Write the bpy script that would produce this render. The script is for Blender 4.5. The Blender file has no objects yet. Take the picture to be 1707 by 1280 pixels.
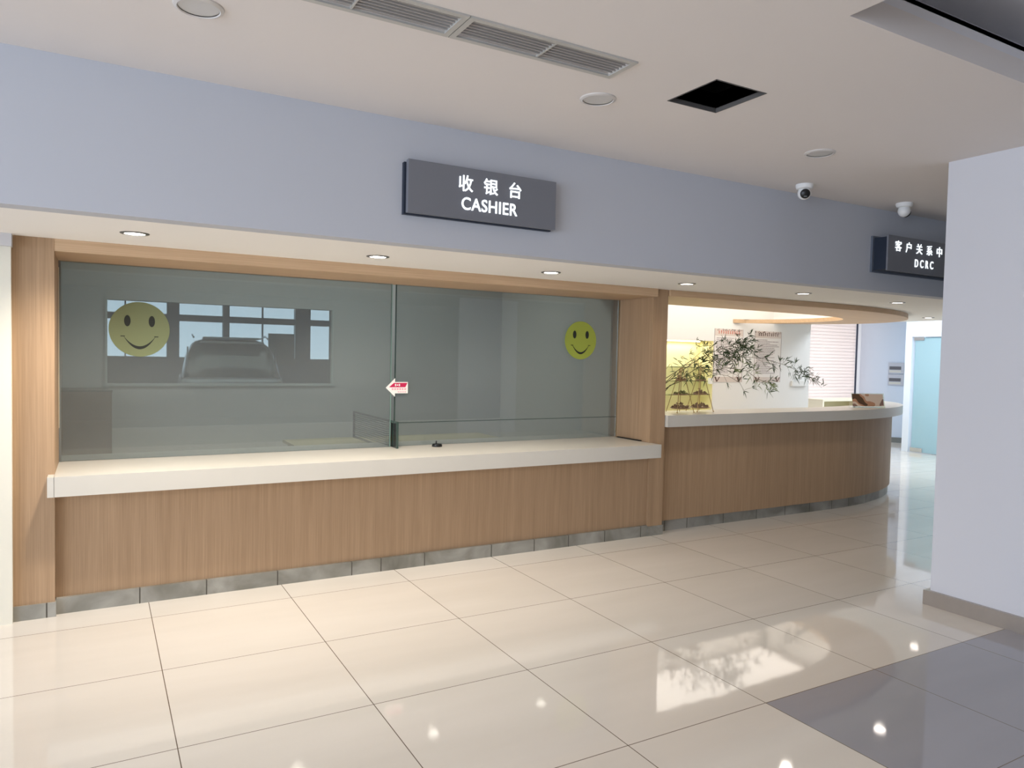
import bpy, bmesh, math, random
from mathutils import Vector, Matrix
C = bpy.context.scene
COL = C.collection
PI = math.pi
random.seed(7)

# ------------------------------------------------------------------ camera, world, exposure, daylight
cam_d = bpy.data.cameras.new('camera'); cam = bpy.data.objects.new('camera', cam_d); COL.objects.link(cam)
yaw, pitch, roll = 0.5162, -0.0382, 0.0212
fw = Vector((math.sin(yaw)*math.cos(pitch), math.cos(yaw)*math.cos(pitch), math.sin(pitch)))
rt = Vector((math.cos(yaw), -math.sin(yaw), 0)); up = rt.cross(fw)
r2 = math.cos(roll)*rt + math.sin(roll)*up
u2 = -math.sin(roll)*rt + math.cos(roll)*up
M = Matrix((r2, u2, -fw)).transposed().to_4x4(); M.translation = Vector((-0.2721, -3.8804, 1.5693))
cam.matrix_world = M
cam_d.sensor_fit = 'HORIZONTAL'; cam_d.sensor_width = 36.0; cam_d.lens = 1217.2/1707*36
cam_d.clip_start = 0.05; cam_d.clip_end = 200
C.camera = cam
C.view_settings.view_transform = 'Standard'; C.view_settings.look = 'None'
C.view_settings.gamma = 1.0; C.view_settings.use_curve_mapping = False
C.view_settings.exposure = 0.82

world = bpy.data.worlds.new('world'); C.world = world; world.use_nodes = True
world.node_tree.nodes['Background'].inputs[0].default_value = (0.62, 0.72, 0.95, 1)
world.node_tree.nodes['Background'].inputs[1].default_value = 1.0

def area(name, loc, rot, sx, sy, power, color):
    l = bpy.data.lights.new(name, 'AREA'); l.shape = 'RECTANGLE'; l.size = sx; l.size_y = sy
    l.energy = power; l.color = color
    o = bpy.data.objects.new(name, l); COL.objects.link(o); o.location = loc; o.rotation_euler = rot
    return o
# daylight entering through the glazing of the hall (left side), facing +x
area('daylight_left', (-7.75, -5.2, 1.5), (0, -PI/2, 0), 2.4, 8.6, 315, (0.72, 0.83, 1.0))
# daylight behind the frosted glass door and behind the window blind
area('daylight_door', (14.2, 3.2, 1.2), (0, PI/2, 0), 2.2, 1.8, 22, (0.78, 0.88, 1.0))
area('daylight_blind', (12.4, 7.6, 1.4), (-PI/2, 0, 0), 4.6, 2.3, 62, (1.0, 0.95, 0.93))
# reception bay cove light, then fill lamps added to brighten lobby, office, workshop, hall
area('cove_panel', (6.42, 2.93, 2.85), (0, 0, 0), 4.4, 1.85, 37, (1.0, 0.92, 0.82))
area('lobby_fill', (11.0, 2.9, 2.83), (0, 0, 0), 1.0, 2.6, 60, (0.84, 0.92, 1.0))  # added fill that brightens the far lobby, no lamp of the room
area('office_fill', (1.4, 2.7, 2.83), (0, 0, 0), 3.4, 0.6, 20, (0.97, 1.0, 0.99))  # added fill lifting the office interior behind the glass
area('workshop_panel', (1.5, 8.6, 3.07), (0, 0, 0), 6.0, 3.0, 60, (0.9, 0.96, 1.0))  # added fill above the car, not a fixture of the workshop
area('hall_fill', (0.2, -5.0, 2.86), (0, 0, 0), 2.2, 0.9, 42, (1.0, 0.90, 0.80))  # added ambient fill overhead, out of view; the hall lamps are off

# ------------------------------------------------------------------ materials
def lin(c):
    return tuple(((v/255)/12.92 if v/255 <= 0.04045 else ((v/255+0.055)/1.055)**2.4) for v in c) + (1,)
MATS = {}
def mat(name, col, rough=0.6, spec=0.5, metal=0.0, emit=None, es=1.0, bump=0.0, bscale=60.0, vary=0.0, vscale=3.0, ior=1.5):
    if name in MATS: return MATS[name]
    m = bpy.data.materials.new(name); m.use_nodes = True; nt = m.node_tree; b = nt.nodes['Principled BSDF']
    b.inputs['Base Color'].default_value = lin(col); b.inputs['Roughness'].default_value = rough
    b.inputs['Metallic'].default_value = metal; b.inputs['Specular IOR Level'].default_value = spec
    b.inputs['IOR'].default_value = ior
    if emit:
        b.inputs['Emission Color'].default_value = lin(emit); b.inputs['Emission Strength'].default_value = es
    if bump or vary:
        g = nt.nodes.new('ShaderNodeNewGeometry')
    if vary:
        n = nt.nodes.new('ShaderNodeTexNoise'); n.inputs['Scale'].default_value = vscale; n.inputs['Detail'].default_value = 4
        nt.links.new(g.outputs['Position'], n.inputs['Vector'])
        mx = nt.nodes.new('ShaderNodeMix'); mx.data_type = 'RGBA'
        c = lin(col); mx.inputs['A'].default_value = tuple(v*(1-vary) for v in c[:3])+(1,)
        mx.inputs['B'].default_value = tuple(min(1, v*(1+vary)) for v in c[:3])+(1,)
        nt.links.new(n.outputs['Fac'], mx.inputs['Factor']); nt.links.new(mx.outputs['Result'], b.inputs['Base Color'])
    if bump:
        n2 = nt.nodes.new('ShaderNodeTexNoise'); n2.inputs['Scale'].default_value = bscale
        nt.links.new(g.outputs['Position'], n2.inputs['Vector'])
        bp = nt.nodes.new('ShaderNodeBump'); bp.inputs['Strength'].default_value = bump; bp.inputs['Distance'].default_value = 0.01
        nt.links.new(n2.outputs['Fac'], bp.inputs['Height']); nt.links.new(bp.outputs['Normal'], b.inputs['Normal'])
    MATS[name] = m; return m

def wood(name, base, dark, axis='z', rough=0.5):
    m = bpy.data.materials.new(name); m.use_nodes = True; nt = m.node_tree; b = nt.nodes['Principled BSDF']
    g = nt.nodes.new('ShaderNodeNewGeometry'); mp = nt.nodes.new('ShaderNodeMapping')
    s = {'z': (150, 150, 2.2), 'x': (2.2, 150, 150)}[axis]
    mp.inputs['Scale'].default_value = s
    nt.links.new(g.outputs['Position'], mp.inputs['Vector'])
    n = nt.nodes.new('ShaderNodeTexNoise'); n.inputs['Scale'].default_value = 1.0; n.inputs['Detail'].default_value = 3; n.inputs['Roughness'].default_value = 0.6
    nt.links.new(mp.outputs['Vector'], n.inputs['Vector'])
    mp2 = nt.nodes.new('ShaderNodeMapping'); mp2.inputs['Scale'].default_value = tuple(v*0.12 for v in s)
    nt.links.new(g.outputs['Position'], mp2.inputs['Vector'])
    n2 = nt.nodes.new('ShaderNodeTexNoise'); n2.inputs['Scale'].default_value = 1.0; n2.inputs['Detail'].default_value = 2
    nt.links.new(mp2.outputs['Vector'], n2.inputs['Vector'])
    ad = nt.nodes.new('ShaderNodeMath'); ad.operation = 'ADD'
    m1 = nt.nodes.new('ShaderNodeMath'); m1.operation = 'MULTIPLY'; m1.inputs[1].default_value = 0.65
    m2 = nt.nodes.new('ShaderNodeMath'); m2.operation = 'MULTIPLY'; m2.inputs[1].default_value = 0.35
    nt.links.new(n.outputs['Fac'], m1.inputs[0]); nt.links.new(n2.outputs['Fac'], m2.inputs[0])
    nt.links.new(m1.outputs[0], ad.inputs[0]); nt.links.new(m2.outputs[0], ad.inputs[1])
    r = nt.nodes.new('ShaderNodeValToRGB'); r.color_ramp.elements[0].position = 0.30; r.color_ramp.elements[1].position = 0.70
    r.color_ramp.elements[0].color = lin(dark); r.color_ramp.elements[1].color = lin(base)
    nt.links.new(ad.outputs[0], r.inputs['Fac']); nt.links.new(r.outputs['Color'], b.inputs['Base Color'])
    b.inputs['Roughness'].default_value = rough; b.inputs['Specular IOR Level'].default_value = 0.35
    return m

def glass(name, tint, gloss=1.0, rough=0.0, haze=0.0):
    # clear sheet: what is behind shows tinted, and the surface mirrors by its angle
    m = bpy.data.materials.new(name); m.use_nodes = True; nt = m.node_tree
    for n in list(nt.nodes): nt.nodes.remove(n)
    out = nt.nodes.new('ShaderNodeOutputMaterial'); mix = nt.nodes.new('ShaderNodeMixShader')
    tr = nt.nodes.new('ShaderNodeBsdfTransparent'); tr.inputs[0].default_value = tint + (1,)
    gl = nt.nodes.new('ShaderNodeBsdfGlossy'); gl.inputs['Roughness'].default_value = rough
    gl.inputs[0].default_value = (gloss, gloss, gloss, 1)
    fr = nt.nodes.new('ShaderNodeFresnel'); fr.inputs[0].default_value = 1.5
    base = tr
    if haze:  # pale diffuse share stands in for hazy reflections in the pane
        df = nt.nodes.new('ShaderNodeBsdfDiffuse'); df.inputs[0].default_value = (0.64, 0.675, 0.675, 1)
        base = nt.nodes.new('ShaderNodeMixShader'); base.inputs[0].default_value = haze
        nt.links.new(tr.outputs[0], base.inputs[1]); nt.links.new(df.outputs[0], base.inputs[2])
    nt.links.new(fr.outputs[0], mix.inputs[0]); nt.links.new(base.outputs[0], mix.inputs[1]); nt.links.new(gl.outputs[0], mix.inputs[2])
    nt.links.new(mix.outputs[0], out.inputs[0])
    return m

def floor_material():
    m = bpy.data.materials.new('polished_tiles'); m.use_nodes = True; nt = m.node_tree; b = nt.nodes['Principled BSDF']
    N = nt.nodes.new; L = nt.links.new
    def math_(op, a, b_=None):
        n = N('ShaderNodeMath'); n.operation = op
        for i, v in enumerate((a, b_)):
            if v is None: continue
            if isinstance(v, (int, float)): n.inputs[i].default_value = v
            else: L(v, n.inputs[i])
        return n.outputs[0]
    g = N('ShaderNodeNewGeometry'); s = N('ShaderNodeSeparateXYZ'); L(g.outputs['Position'], s.inputs[0])
    X, Y = s.outputs[0], s.outputs[1]
    def joint(v):
        t = math_('DIVIDE', v, 0.8); f = math_('FRACT', t); d = math_('ABSOLUTE', math_('SUBTRACT', f, 0.5))
        return math_('GREATER_THAN', d, 0.5-0.0026)
    j = math_('MAXIMUM', joint(X), joint(Y))
    # tile index noise
    cx = math_('FLOOR', math_('DIVIDE', X, 0.8)); cy = math_('FLOOR', math_('DIVIDE', Y, 0.8))
    cb = N('ShaderNodeCombineXYZ'); L(cx, cb.inputs[0]); L(cy, cb.inputs[1])
    wn = N('ShaderNodeTexWhiteNoise'); wn.noise_dimensions = '3D'; L(cb.outputs[0], wn.inputs['Vector'])
    # streaky veining running along x
    mp = N('ShaderNodeMapping'); mp.inputs['Scale'].default_value = (0.5, 3.0, 1); L(g.outputs['Position'], mp.inputs['Vector'])
    ns = N('ShaderNodeTexNoise'); ns.inputs['Scale'].default_value = 1.3; ns.inputs['Detail'].default_value = 5; L(mp.outputs[0], ns.inputs['Vector'])
    v = math_('ADD', math_('MULTIPLY', ns.outputs['Fac'], 0.9), math_('MULTIPLY', wn.outputs['Value'], 0.25))
    r = N('ShaderNodeValToRGB'); r.color_ramp.elements[0].position = 0.25; r.color_ramp.elements[1].position = 0.95
    r.color_ramp.elements[0].color = lin((210, 204, 194)); r.color_ramp.elements[1].color = lin((223, 217, 208)); L(v, r.inputs['Fac'])
    r2_ = N('ShaderNodeValToRGB'); r2_.color_ramp.elements[0].position = 0.25; r2_.color_ramp.elements[1].position = 0.95
    r2_.color_ramp.elements[0].color = lin((146, 146, 153)); r2_.color_ramp.elements[1].color = lin((157, 157, 164)); L(v, r2_.inputs['Fac'])
    isg = math_('MULTIPLY', math_('GREATER_THAN', X, 2.4), math_('LESS_THAN', Y, -1.6))
    mx = N('ShaderNodeMix'); mx.data_type = 'RGBA'; L(isg, mx.inputs['Factor']); L(r.outputs[0], mx.inputs['A']); L(r2_.outputs[0], mx.inputs['B'])
    mx2 = N('ShaderNodeMix'); mx2.data_type = 'RGBA'; L(j, mx2.inputs['Factor']); L(mx.outputs['Result'], mx2.inputs['A']); mx2.inputs['B'].default_value = lin((105, 92, 78))
    L(mx2.outputs['Result'], b.inputs['Base Color'])
    b.inputs['Roughness'].default_value = 0.045; b.inputs['IOR'].default_value = 1.52; b.inputs['Specular IOR Level'].default_value = 0.6
    # long slow waviness of the polish
    nb = N('ShaderNodeTexNoise'); nb.inputs['Scale'].default_value = 5.0; nb.inputs['Detail'].default_value = 2; L(g.outputs['Position'], nb.inputs['Vector'])
    bu = N('ShaderNodeBump'); bu.inputs['Strength'].default_value = 0.03; bu.inputs['Distance'].default_value = 0.01; L(nb.outputs['Fac'], bu.inputs['Height']); L(bu.outputs[0], b.inputs['Normal'])
    return m

M_FLOOR = floor_material()
M_WALLB = mat('wall_paint', (196, 199, 206), 0.75, 0.3, vary=0.012, vscale=1.2)
M_CEIL = mat('ceiling_paint', (228, 222, 218), 0.85, 0.2, vary=0.01)
M_SOFF = mat('soffit_paint', (249, 246, 241), 0.8, 0.2)
M_WHITE = mat('white_paint', (235, 235, 233), 0.6, 0.3)
M_COOL = mat('cool_white_paint', (222, 230, 240), 0.6, 0.3)
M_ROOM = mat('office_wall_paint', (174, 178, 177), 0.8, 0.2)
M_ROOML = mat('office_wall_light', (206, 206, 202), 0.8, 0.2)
M_DARKW = mat('dark_hall_wall', (170, 170, 172), 0.8, 0.2)
M_WOODV = wood('oak_veneer_upright', (186, 156, 124), (159, 130, 100), 'z')
M_WOODH = wood('oak_veneer_level_lit', (214, 184, 150), (190, 158, 124), 'x')  # same oak made paler in place of missing bounced light
M_STONE = mat('countertop_stone', (208, 204, 194), 0.28, 0.5, vary=0.035, vscale=4)
M_STEEL = mat('brushed_steel', (176, 168, 160), 0.30, 0.5, metal=0.55, vary=0.08, vscale=9)
M_CHROME = mat('chrome', (200, 202, 205), 0.15, 0.5, metal=1.0)
M_BLACK = mat('black_plastic', (18, 18, 18), 0.4)
M_DARK = mat('dark_void', (8, 8, 8), 0.9, 0.1)
M_GREYALU = mat('grey_aluminium', (120, 124, 124), 0.45, 0.5, metal=0.3)
M_LAMP = mat('lamp_lens_lit', (255, 255, 255), 0.4, emit=(255, 248, 238), es=18)
M_LAMPW = mat('lamp_lens_dim', (255, 255, 255), 0.4, emit=(255, 240, 232), es=5)
M_LENS = mat('lamp_lens_off', (205, 203, 200), 0.35)
M_RING = mat('lamp_trim_ring', (206, 202, 198), 0.45)
M_RINGM = mat('metal_trim_ring', (128, 126, 122), 0.35, metal=0.6)
M_VENT = mat('vent_frame_paint', (188, 186, 180), 0.5)
M_SLAT = mat('vent_slat_paint', (176, 172, 168), 0.5)
M_SIGN = mat('sign_panel_grey', (122, 124, 131), 0.42, 0.5)
M_SIGNB = mat('sign_case_dark', (30, 40, 56), 0.5)
M_SIGNS = mat('sign_edge_silver', (120, 128, 140), 0.4, metal=0.5)
M_LETTER = mat('lit_letter', (255, 255, 255), 0.5, emit=(240, 250, 255), es=0.75)
M_GLASS = glass('counter_glass', (0.74, 0.78, 0.765), haze=0.14)
M_GLASSC = glass('clear_glass', (0.90, 0.94, 0.90))
M_GEDGE = mat('glass_edge_green', (120, 150, 138), 0.2, 0.6)
M_GEDGED = mat('glass_edge_dark', (58, 74, 68), 0.25, 0.6)
M_YEL = mat('sticker_yellow', (168, 182, 74), 0.5)
M_YELP = mat('sticker_yellow_faded', (132, 142, 102), 0.5)
M_RED = mat('sticker_red', (200, 30, 80), 0.5)
M_PINK = mat('sticker_pink', (240, 170, 180), 0.5)
M_PAPER = mat('paper_white', (240, 236, 228), 0.7)
M_NICHE = mat('niche_yellow', (238, 228, 178), 0.7)
M_LEAF = mat('bamboo_leaf', (64, 84, 50), 0.55, vary=0.35, vscale=25)
M_LEAFL = mat('bamboo_leaf_pale', (134, 148, 98), 0.55, vary=0.25, vscale=25)
M_STEM = mat('bamboo_stem', (96, 84, 52), 0.6, vary=0.2, vscale=30)
M_GOLD = mat('bronze_wire', (196, 164, 116), 0.35, metal=0.8)
M_TRAY = mat('brown_tray', (176, 144, 112), 0.5)
M_CONE = mat('dried_cones', (150, 126, 98), 0.7, vary=0.4, vscale=60)
M_CONEG = mat('dried_moss', (138, 140, 88), 0.7, vary=0.3, vscale=60)
M_DESK = mat('desk_laminate', (176, 166, 128), 0.5, vary=0.05)
M_DESKD = mat('desk_edge_dark', (80, 82, 66), 0.6)
M_CAB = wood('brown_cabinet_wood', (128, 112, 88), (108, 94, 74), 'z')

def stone_plinth():
    m = bpy.data.materials.new('plinth_stone'); m.use_nodes = True; nt = m.node_tree; b = nt.nodes['Principled BSDF']
    g = nt.nodes.new('ShaderNodeNewGeometry'); n = nt.nodes.new('ShaderNodeTexNoise'); n.inputs['Scale'].default_value = 3.5; n.inputs['Detail'].default_value = 8
    n.inputs['Distortion'].default_value = 0.6
    nt.links.new(g.outputs['Position'], n.inputs['Vector'])
    r = nt.nodes.new('ShaderNodeValToRGB'); e = r.color_ramp.elements
    e[0].position = 0.3; e[0].color = lin((112, 110, 100)); e[1].position = 0.7; e[1].color = lin((168, 166, 158))
    nt.links.new(n.outputs['Fac'], r.inputs['Fac']); 
    # irregular joints between the stone pieces
    s = nt.nodes.new('ShaderNodeSeparateXYZ'); nt.links.new(g.outputs['Position'], s.inputs[0])
    v = nt.nodes.new('ShaderNodeTexVoronoi'); v.voronoi_dimensions = '1D'; v.feature = 'DISTANCE_TO_EDGE'; v.inputs['Scale'].default_value = 2.6
    nt.links.new(s.outputs[0], v.inputs['W'])
    lt = nt.nodes.new('ShaderNodeMath'); lt.operation = 'LESS_THAN'; lt.inputs[1].default_value = 0.010; nt.links.new(v.outputs['Distance'], lt.inputs[0])
    mx = nt.nodes.new('ShaderNodeMix'); mx.data_type = 'RGBA'; nt.links.new(lt.outputs[0], mx.inputs['Factor']); nt.links.new(r.outputs[0], mx.inputs['A']); mx.inputs['B'].default_value = lin((78, 74, 66))
    nt.links.new(mx.outputs['Result'], b.inputs['Base Color']); b.inputs['Roughness'].default_value = 0.4
    return m
M_PLINTH = stone_plinth()

# ------------------------------------------------------------------ mesh helpers
class MB:
    def __init__(self): self.bm = bmesh.new()
    def box(self, x0, x1, y0, y1, z0, z1):
        v = [self.bm.verts.new(p) for p in ((x0,y0,z0),(x1,y0,z0),(x1,y1,z0),(x0,y1,z0),(x0,y0,z1),(x1,y0,z1),(x1,y1,z1),(x0,y1,z1))]
        for f in ((0,3,2,1),(4,5,6,7),(0,1,5,4),(1,2,6,5),(2,3,7,6),(3,0,4,7)): self.bm.faces.new([v[i] for i in f])
        return self
    def prism(self, pts, z0, z1):
        """plan polygon (x,y) extruded in z"""
        a = [self.bm.verts.new((x, y, z0)) for x, y in pts]; b = [self.bm.verts.new((x, y, z1)) for x, y in pts]
        n = len(pts)
        for i in range(n): self.bm.faces.new((a[i], a[(i+1) % n], b[(i+1) % n], b[i]))
        self.bm.faces.new(list(reversed(a))); self.bm.faces.new(b)
        return self
    def prism_xz(self, pts, y0, y1):
        a = [self.bm.verts.new((x, y0, z)) for x, z in pts]; b = [self.bm.verts.new((x, y1, z)) for x, z in pts]
        n = len(pts)
        for i in range(n): self.bm.faces.new((a[i], a[(i+1) % n], b[(i+1) % n], b[i]))
        self.bm.faces.new(list(reversed(a))); self.bm.faces.new(b)
        return self
    def band(self, outer, inner, z0, z1):
        """open strip between two equally long plan curves"""
        n = len(outer); V = self.bm.verts.new
        o0 = [V((x,y,z0)) for x,y in outer]; o1 = [V((x,y,z1)) for x,y in outer]
        i0 = [V((x,y,z0)) for x,y in inner]; i1 = [V((x,y,z1)) for x,y in inner]
        F = self.bm.faces.new
        for k in range(n-1):
            F((o0[k],o0[k+1],o1[k+1],o1[k])); F((i0[k+1],i0[k],i1[k],i1[k+1]))
            F((o1[k],o1[k+1],i1[k+1],i1[k])); F((o0[k+1],o0[k],i0[k],i0[k+1]))
        F((o0[0],o1[0],i1[0],i0[0])); F((o0[-1],i0[-1],i1[-1],o1[-1]))
        return self
    def lathe(self, prof, c, n=32, axis='z', close=True):
        """profile (r, h) about the vertical through c"""
        rings = []
        for r, h in prof:
            if r <= 1e-6: rings.append([self.bm.verts.new((c[0], c[1], c[2]+h))])
            else: rings.append([self.bm.verts.new((c[0]+r*math.cos(2*PI*k/n), c[1]+r*math.sin(2*PI*k/n), c[2]+h)) for k in range(n)])
        for a, b in zip(rings, rings[1:]):
            for k in range(n):
                k2 = (k+1) % n
                if len(a) == 1 and len(b) == 1: continue
                if len(a) == 1: self.bm.faces.new((a[0], b[k2], b[k]))
                elif len(b) == 1: self.bm.faces.new((a[k], a[k2], b[0]))
                else: self.bm.faces.new((a[k], a[k2], b[k2], b[k]))
        return self
    def tube(self, pts, r, n=8, r_end=None):
        pts = [Vector(p) for p in pts]; rings = []
        for i, p in enumerate(pts):
            t = (pts[min(i+1, len(pts)-1)] - pts[max(i-1, 0)]).normalized()
            a = t.cross(Vector((0,0,1)))
            if a.length < 1e-3: a = t.cross(Vector((1,0,0)))
            a.normalize(); b = t.cross(a).normalized()
            rr = r if r_end is None else r + (r_end-r)*i/(len(pts)-1)
            rings.append([self.bm.verts.new(p + rr*(math.cos(2*PI*k/n)*a + math.sin(2*PI*k/n)*b)) for k in range(n)])
        for a, b in zip(rings, rings[1:]):
            for k in range(n): self.bm.faces.new((a[k], a[(k+1)%n], b[(k+1)%n], b[k]))
        self.bm.faces.new(list(reversed(rings[0]))); self.bm.faces.new(rings[-1])
        return self
    def ball(self, c, r, sx=1, sy=1, sz=1, seg=12, rings=8):
        mt = Matrix.Translation(Vector(c)) @ Matrix.Diagonal((sx, sy, sz, 1))
        bmesh.ops.create_uvsphere(self.bm, u_segments=seg, v_segments=rings, radius=r, matrix=mt)
        return self
    def build(self, name, material, parent=None, origin=None, smooth=False, bevel=0.0, mw=None):
        bm = self.bm
        bmesh.ops.recalc_face_normals(bm, faces=bm.faces)
        if mw is not None: bmesh.ops.transform(bm, matrix=mw, verts=bm.verts)
        if bevel: bmesh.ops.bevel(bm, geom=list(bm.edges), offset=bevel, segments=2, profile=0.7, affect='EDGES', clamp_overlap=True)
        org = Vector(origin) if origin is not None else (Vector(parent.get('_w', (0,0,0))) if parent else None)
        if org is None:
            xs = [v.co for v in bm.verts]
            org = Vector(((min(v.x for v in xs)+max(v.x for v in xs))/2, (min(v.y for v in xs)+max(v.y for v in xs))/2, min(v.z for v in xs)))
        bmesh.ops.translate(bm, verts=bm.verts, vec=-org)
        me = bpy.data.meshes.new(name); bm.to_mesh(me); bm.free()
        me.materials.append(material)
        if smooth:
            for p in me.polygons: p.use_smooth = True
            me.set_sharp_from_angle(angle=math.radians(40)) if hasattr(me, 'set_sharp_from_angle') else None
        o = bpy.data.objects.new(name, me); COL.objects.link(o)
        if parent: 
            o.parent = parent; o.location = org - Vector(parent['_w']); o['_w'] = tuple(org)
        else: o.location = org; o['_w'] = tuple(org)
        return o

def tag(o, label, cat, group=None):
    o['label'] = label; o['category'] = cat
    if group: o['group'] = group
    return o
def empty(name, loc, label=None, cat=None, group=None):
    o = bpy.data.objects.new(name, None); COL.objects.link(o); o.location = loc; o['_w'] = tuple(loc); o.empty_display_size = 0.1
    if label: tag(o, label, cat, group)
    return o
def struct(o): o['kind'] = 'structure'; return o
def copy_tree(o, parent=None, delta=None):
    c = o.copy(); COL.objects.link(c)
    if parent: c.parent = parent
    for ch in [k for k in bpy.data.objects if k.parent == o]: copy_tree(ch, c)
    if delta is not None: c.location = Vector(o.location) + Vector(delta)
    return c

def text_mesh(name, s, size, material, parent, world_loc, center=True, bold=0.0, depth=0.002, spacing=1.0, rotz=0.0, sx=1.0):
    cu = bpy.data.curves.new(name, 'FONT'); cu.body = s; cu.size = size; cu.align_x = 'CENTER' if center else 'LEFT'; cu.align_y = 'CENTER'
    cu.bevel_depth = bold; cu.bevel_resolution = 0; cu.extrude = depth; cu.space_character = spacing
    t = bpy.data.objects.new(name, cu); COL.objects.link(t)
    bpy.context.view_layer.update()
    dg = bpy.context.evaluated_depsgraph_get()
    me = bpy.data.meshes.new_from_object(t.evaluated_get(dg))
    bpy.data.objects.remove(t); bpy.data.curves.remove(cu)
    me.materials.clear(); me.materials.append(material)
    me.transform(Matrix.Rotation(rotz, 4, 'Z') @ Matrix.Rotation(PI/2, 4, 'X') @ Matrix.Diagonal((sx, 1, 1, 1)))
    o = bpy.data.objects.new(name, me); COL.objects.link(o)
    o.parent = parent; o.location = Vector(world_loc) - Vector(parent['_w'])
    return o

# ------------------------------------------------------------------ setting
ZC = 2.87      # hall ceiling
ZS = 2.185     # underside of the soffit over the counters
def slab(name, x0, x1, y0, y1, z0, z1, holes, material):
    xs = sorted({x0, x1, *[h[0] for h in holes], *[h[1] for h in holes]}); ys = sorted({y0, y1, *[h[2] for h in holes], *[h[3] for h in holes]})
    xs = [x for x in xs if x0 <= x <= x1]; ys = [y for y in ys if y0 <= y <= y1]
    b = MB()
    for i in range(len(xs)-1):
        for j in range(len(ys)-1):
            cx, cy = (xs[i]+xs[i+1])/2, (ys[j]+ys[j+1])/2
            if any(h[0] < cx < h[1] and h[2] < cy < h[3] for h in holes): continue
            b.box(xs[i], xs[i+1], ys[j], ys[j+1], z0, z1)
    bmesh.ops.remove_doubles(b.bm, verts=b.bm.verts, dist=1e-5)
    # drop the inner faces shared by two cells
    seen = {}
    for f in b.bm.faces: seen.setdefault(tuple(sorted(v.index for v in f.verts)), []).append(f)
    b.bm.verts.index_update(); seen = {}
    for f in b.bm.faces: seen.setdefault(frozenset(v for v in f.verts), []).append(f)
    dead = [f for fs in seen.values() if len(fs) > 1 for f in fs]
    bmesh.ops.delete(b.bm, geom=dead, context='FACES')
    return struct(b.build(name, material))

b = MB(); b.box(-8, 15.7, -11, 17.2, -0.1, 0); struct(b.build('floor', M_FLOOR))
HATCH = (2.22, 2.554, -1.348, -1.009); COF = (2.18, 4.4, -8.0, -2.065)
VENTH = (0.17, 1.765, -1.285, -1.125)
slab('ceiling', -8, 15.7, -11, 8.1, ZC, ZC+0.10, [HATCH, COF, VENTH], M_CEIL)
# raised ceiling recess, upper right
b = MB()
b.box(COF[0]-0.3, COF[1]+0.3, COF[2]-0.3, COF[3]+0.3, 3.26, 3.32)
b.box(COF[0]-0.02, COF[0], COF[2], COF[3], ZC+0.1, 3.03); b.box(COF[1], COF[1]+0.02, COF[2], COF[3], ZC+0.1, 3.03)
b.box(COF[0], COF[1], COF[3], COF[3]+0.02, ZC+0.1, 3.03); b.box(COF[0], COF[1], COF[2]-0.02, COF[2], ZC+0.1, 3.03)
b.box(COF[0]-0.3, COF[0]-0.28, COF[2]-.3, COF[3]+.3, 3.03, 3.26); b.box(COF[1]+0.28, COF[1]+0.3, COF[2]-.3, COF[3]+.3, 3.03, 3.26)
b.box(COF[0]-.3, COF[1]+.3, COF[3]+0.28, COF[3]+0.3, 3.03, 3.26); b.box(COF[0]-.3, COF[1]+.3, COF[2]-0.3, COF[2]-0.28, 3.03, 3.26)
b.box(COF[0]-0.3, COF[0], COF[2]-.3, COF[3]+.3, 3.01, 3.03); b.box(COF[1], COF[1]+0.3, COF[2]-.3, COF[3]+.3, 3.01, 3.03)
b.box(COF[0], COF[1], COF[3], COF[3]+0.3, 3.01, 3.03); b.box(COF[0], COF[1], COF[2]-0.3, COF[2], 3.01, 3.03)
struct(b.build('trim_1', mat('recess_paint', (226, 226, 230), 0.8)))

# long wall band above the counters, with the soffit it carries
struct(MB().box(-8, 9.85, 0, 0.12, ZS, ZC).build('wall_front', M_WALLB))
pl = [(-8, 0.12), (9.85, 0.12), (9.85, 4.3), (8.75, 4.3), (8.75, 1.85), (-8, 1.85)]
struct(MB().prism(pl, ZS, ZS+0.06).build('trim_2', M_SOFF))
struct(MB().box(-8, 4.13, 1.85, 1.97, ZS, ZC).build('wall_upper', M_ROOM))
struct(MB().box(8.75, 8.87, 1.97, 3.93, ZS+0.06, ZC).build('wall_cove', M_WHITE))
struct(MB().box(4.13, 8.87, 1.85, 1.97, ZS+0.06, ZC).build('wall_cove_front', M_WHITE))

# back wall of office and reception bay, with the office's inner window
ww = (-0.2, 1.92, 1.228, 2.02)
b = MB(); Yb = 3.93
b.box(-3.0, ww[0], Yb, Yb+0.12, 0, ZC); b.box(ww[1], 4.0, Yb, Yb+0.12, 0, ZC)
b.box(ww[0], ww[1], Yb, Yb+0.12, 0, ww[2]); b.box(ww[0], ww[1], Yb, Yb+0.12, ww[3], ZC)
struct(b.build('wall_office_back', M_ROOM))
struct(MB().box(-3.0, 4.0, Yb-0.012, Yb, 0.0, 0.81).build('trim_3', M_ROOML))
nx0, nx1, nz0, nz1 = 5.6, 7.52, 0.6, 1.85
b = MB()
b.box(4.13, nx0, Yb, Yb+0.5, 0, ZC); b.box(nx1, 9.62, Yb, Yb+0.5, 0, ZC); b.box(nx0, nx1, Yb, Yb+0.5, nz1, ZC); b.box(nx0, nx1, Yb, Yb+0.5, 0, nz0)
struct(b.build('wall_back', M_WHITE))
b = MB(); b.box(nx0, nx1, Yb+0.27, Yb+0.5, nz0, nz1); b.box(nx0, nx0+0.012, Yb+0.002, Yb+0.27, nz0, nz1); b.box(nx1-0.012, nx1, Yb+0.002, Yb+0.27, nz0, nz1)
b.box(nx0, nx1, Yb+0.002, Yb+0.27, nz0, nz0+0.012); struct(b.build('wall_niche', M_NICHE))
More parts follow.
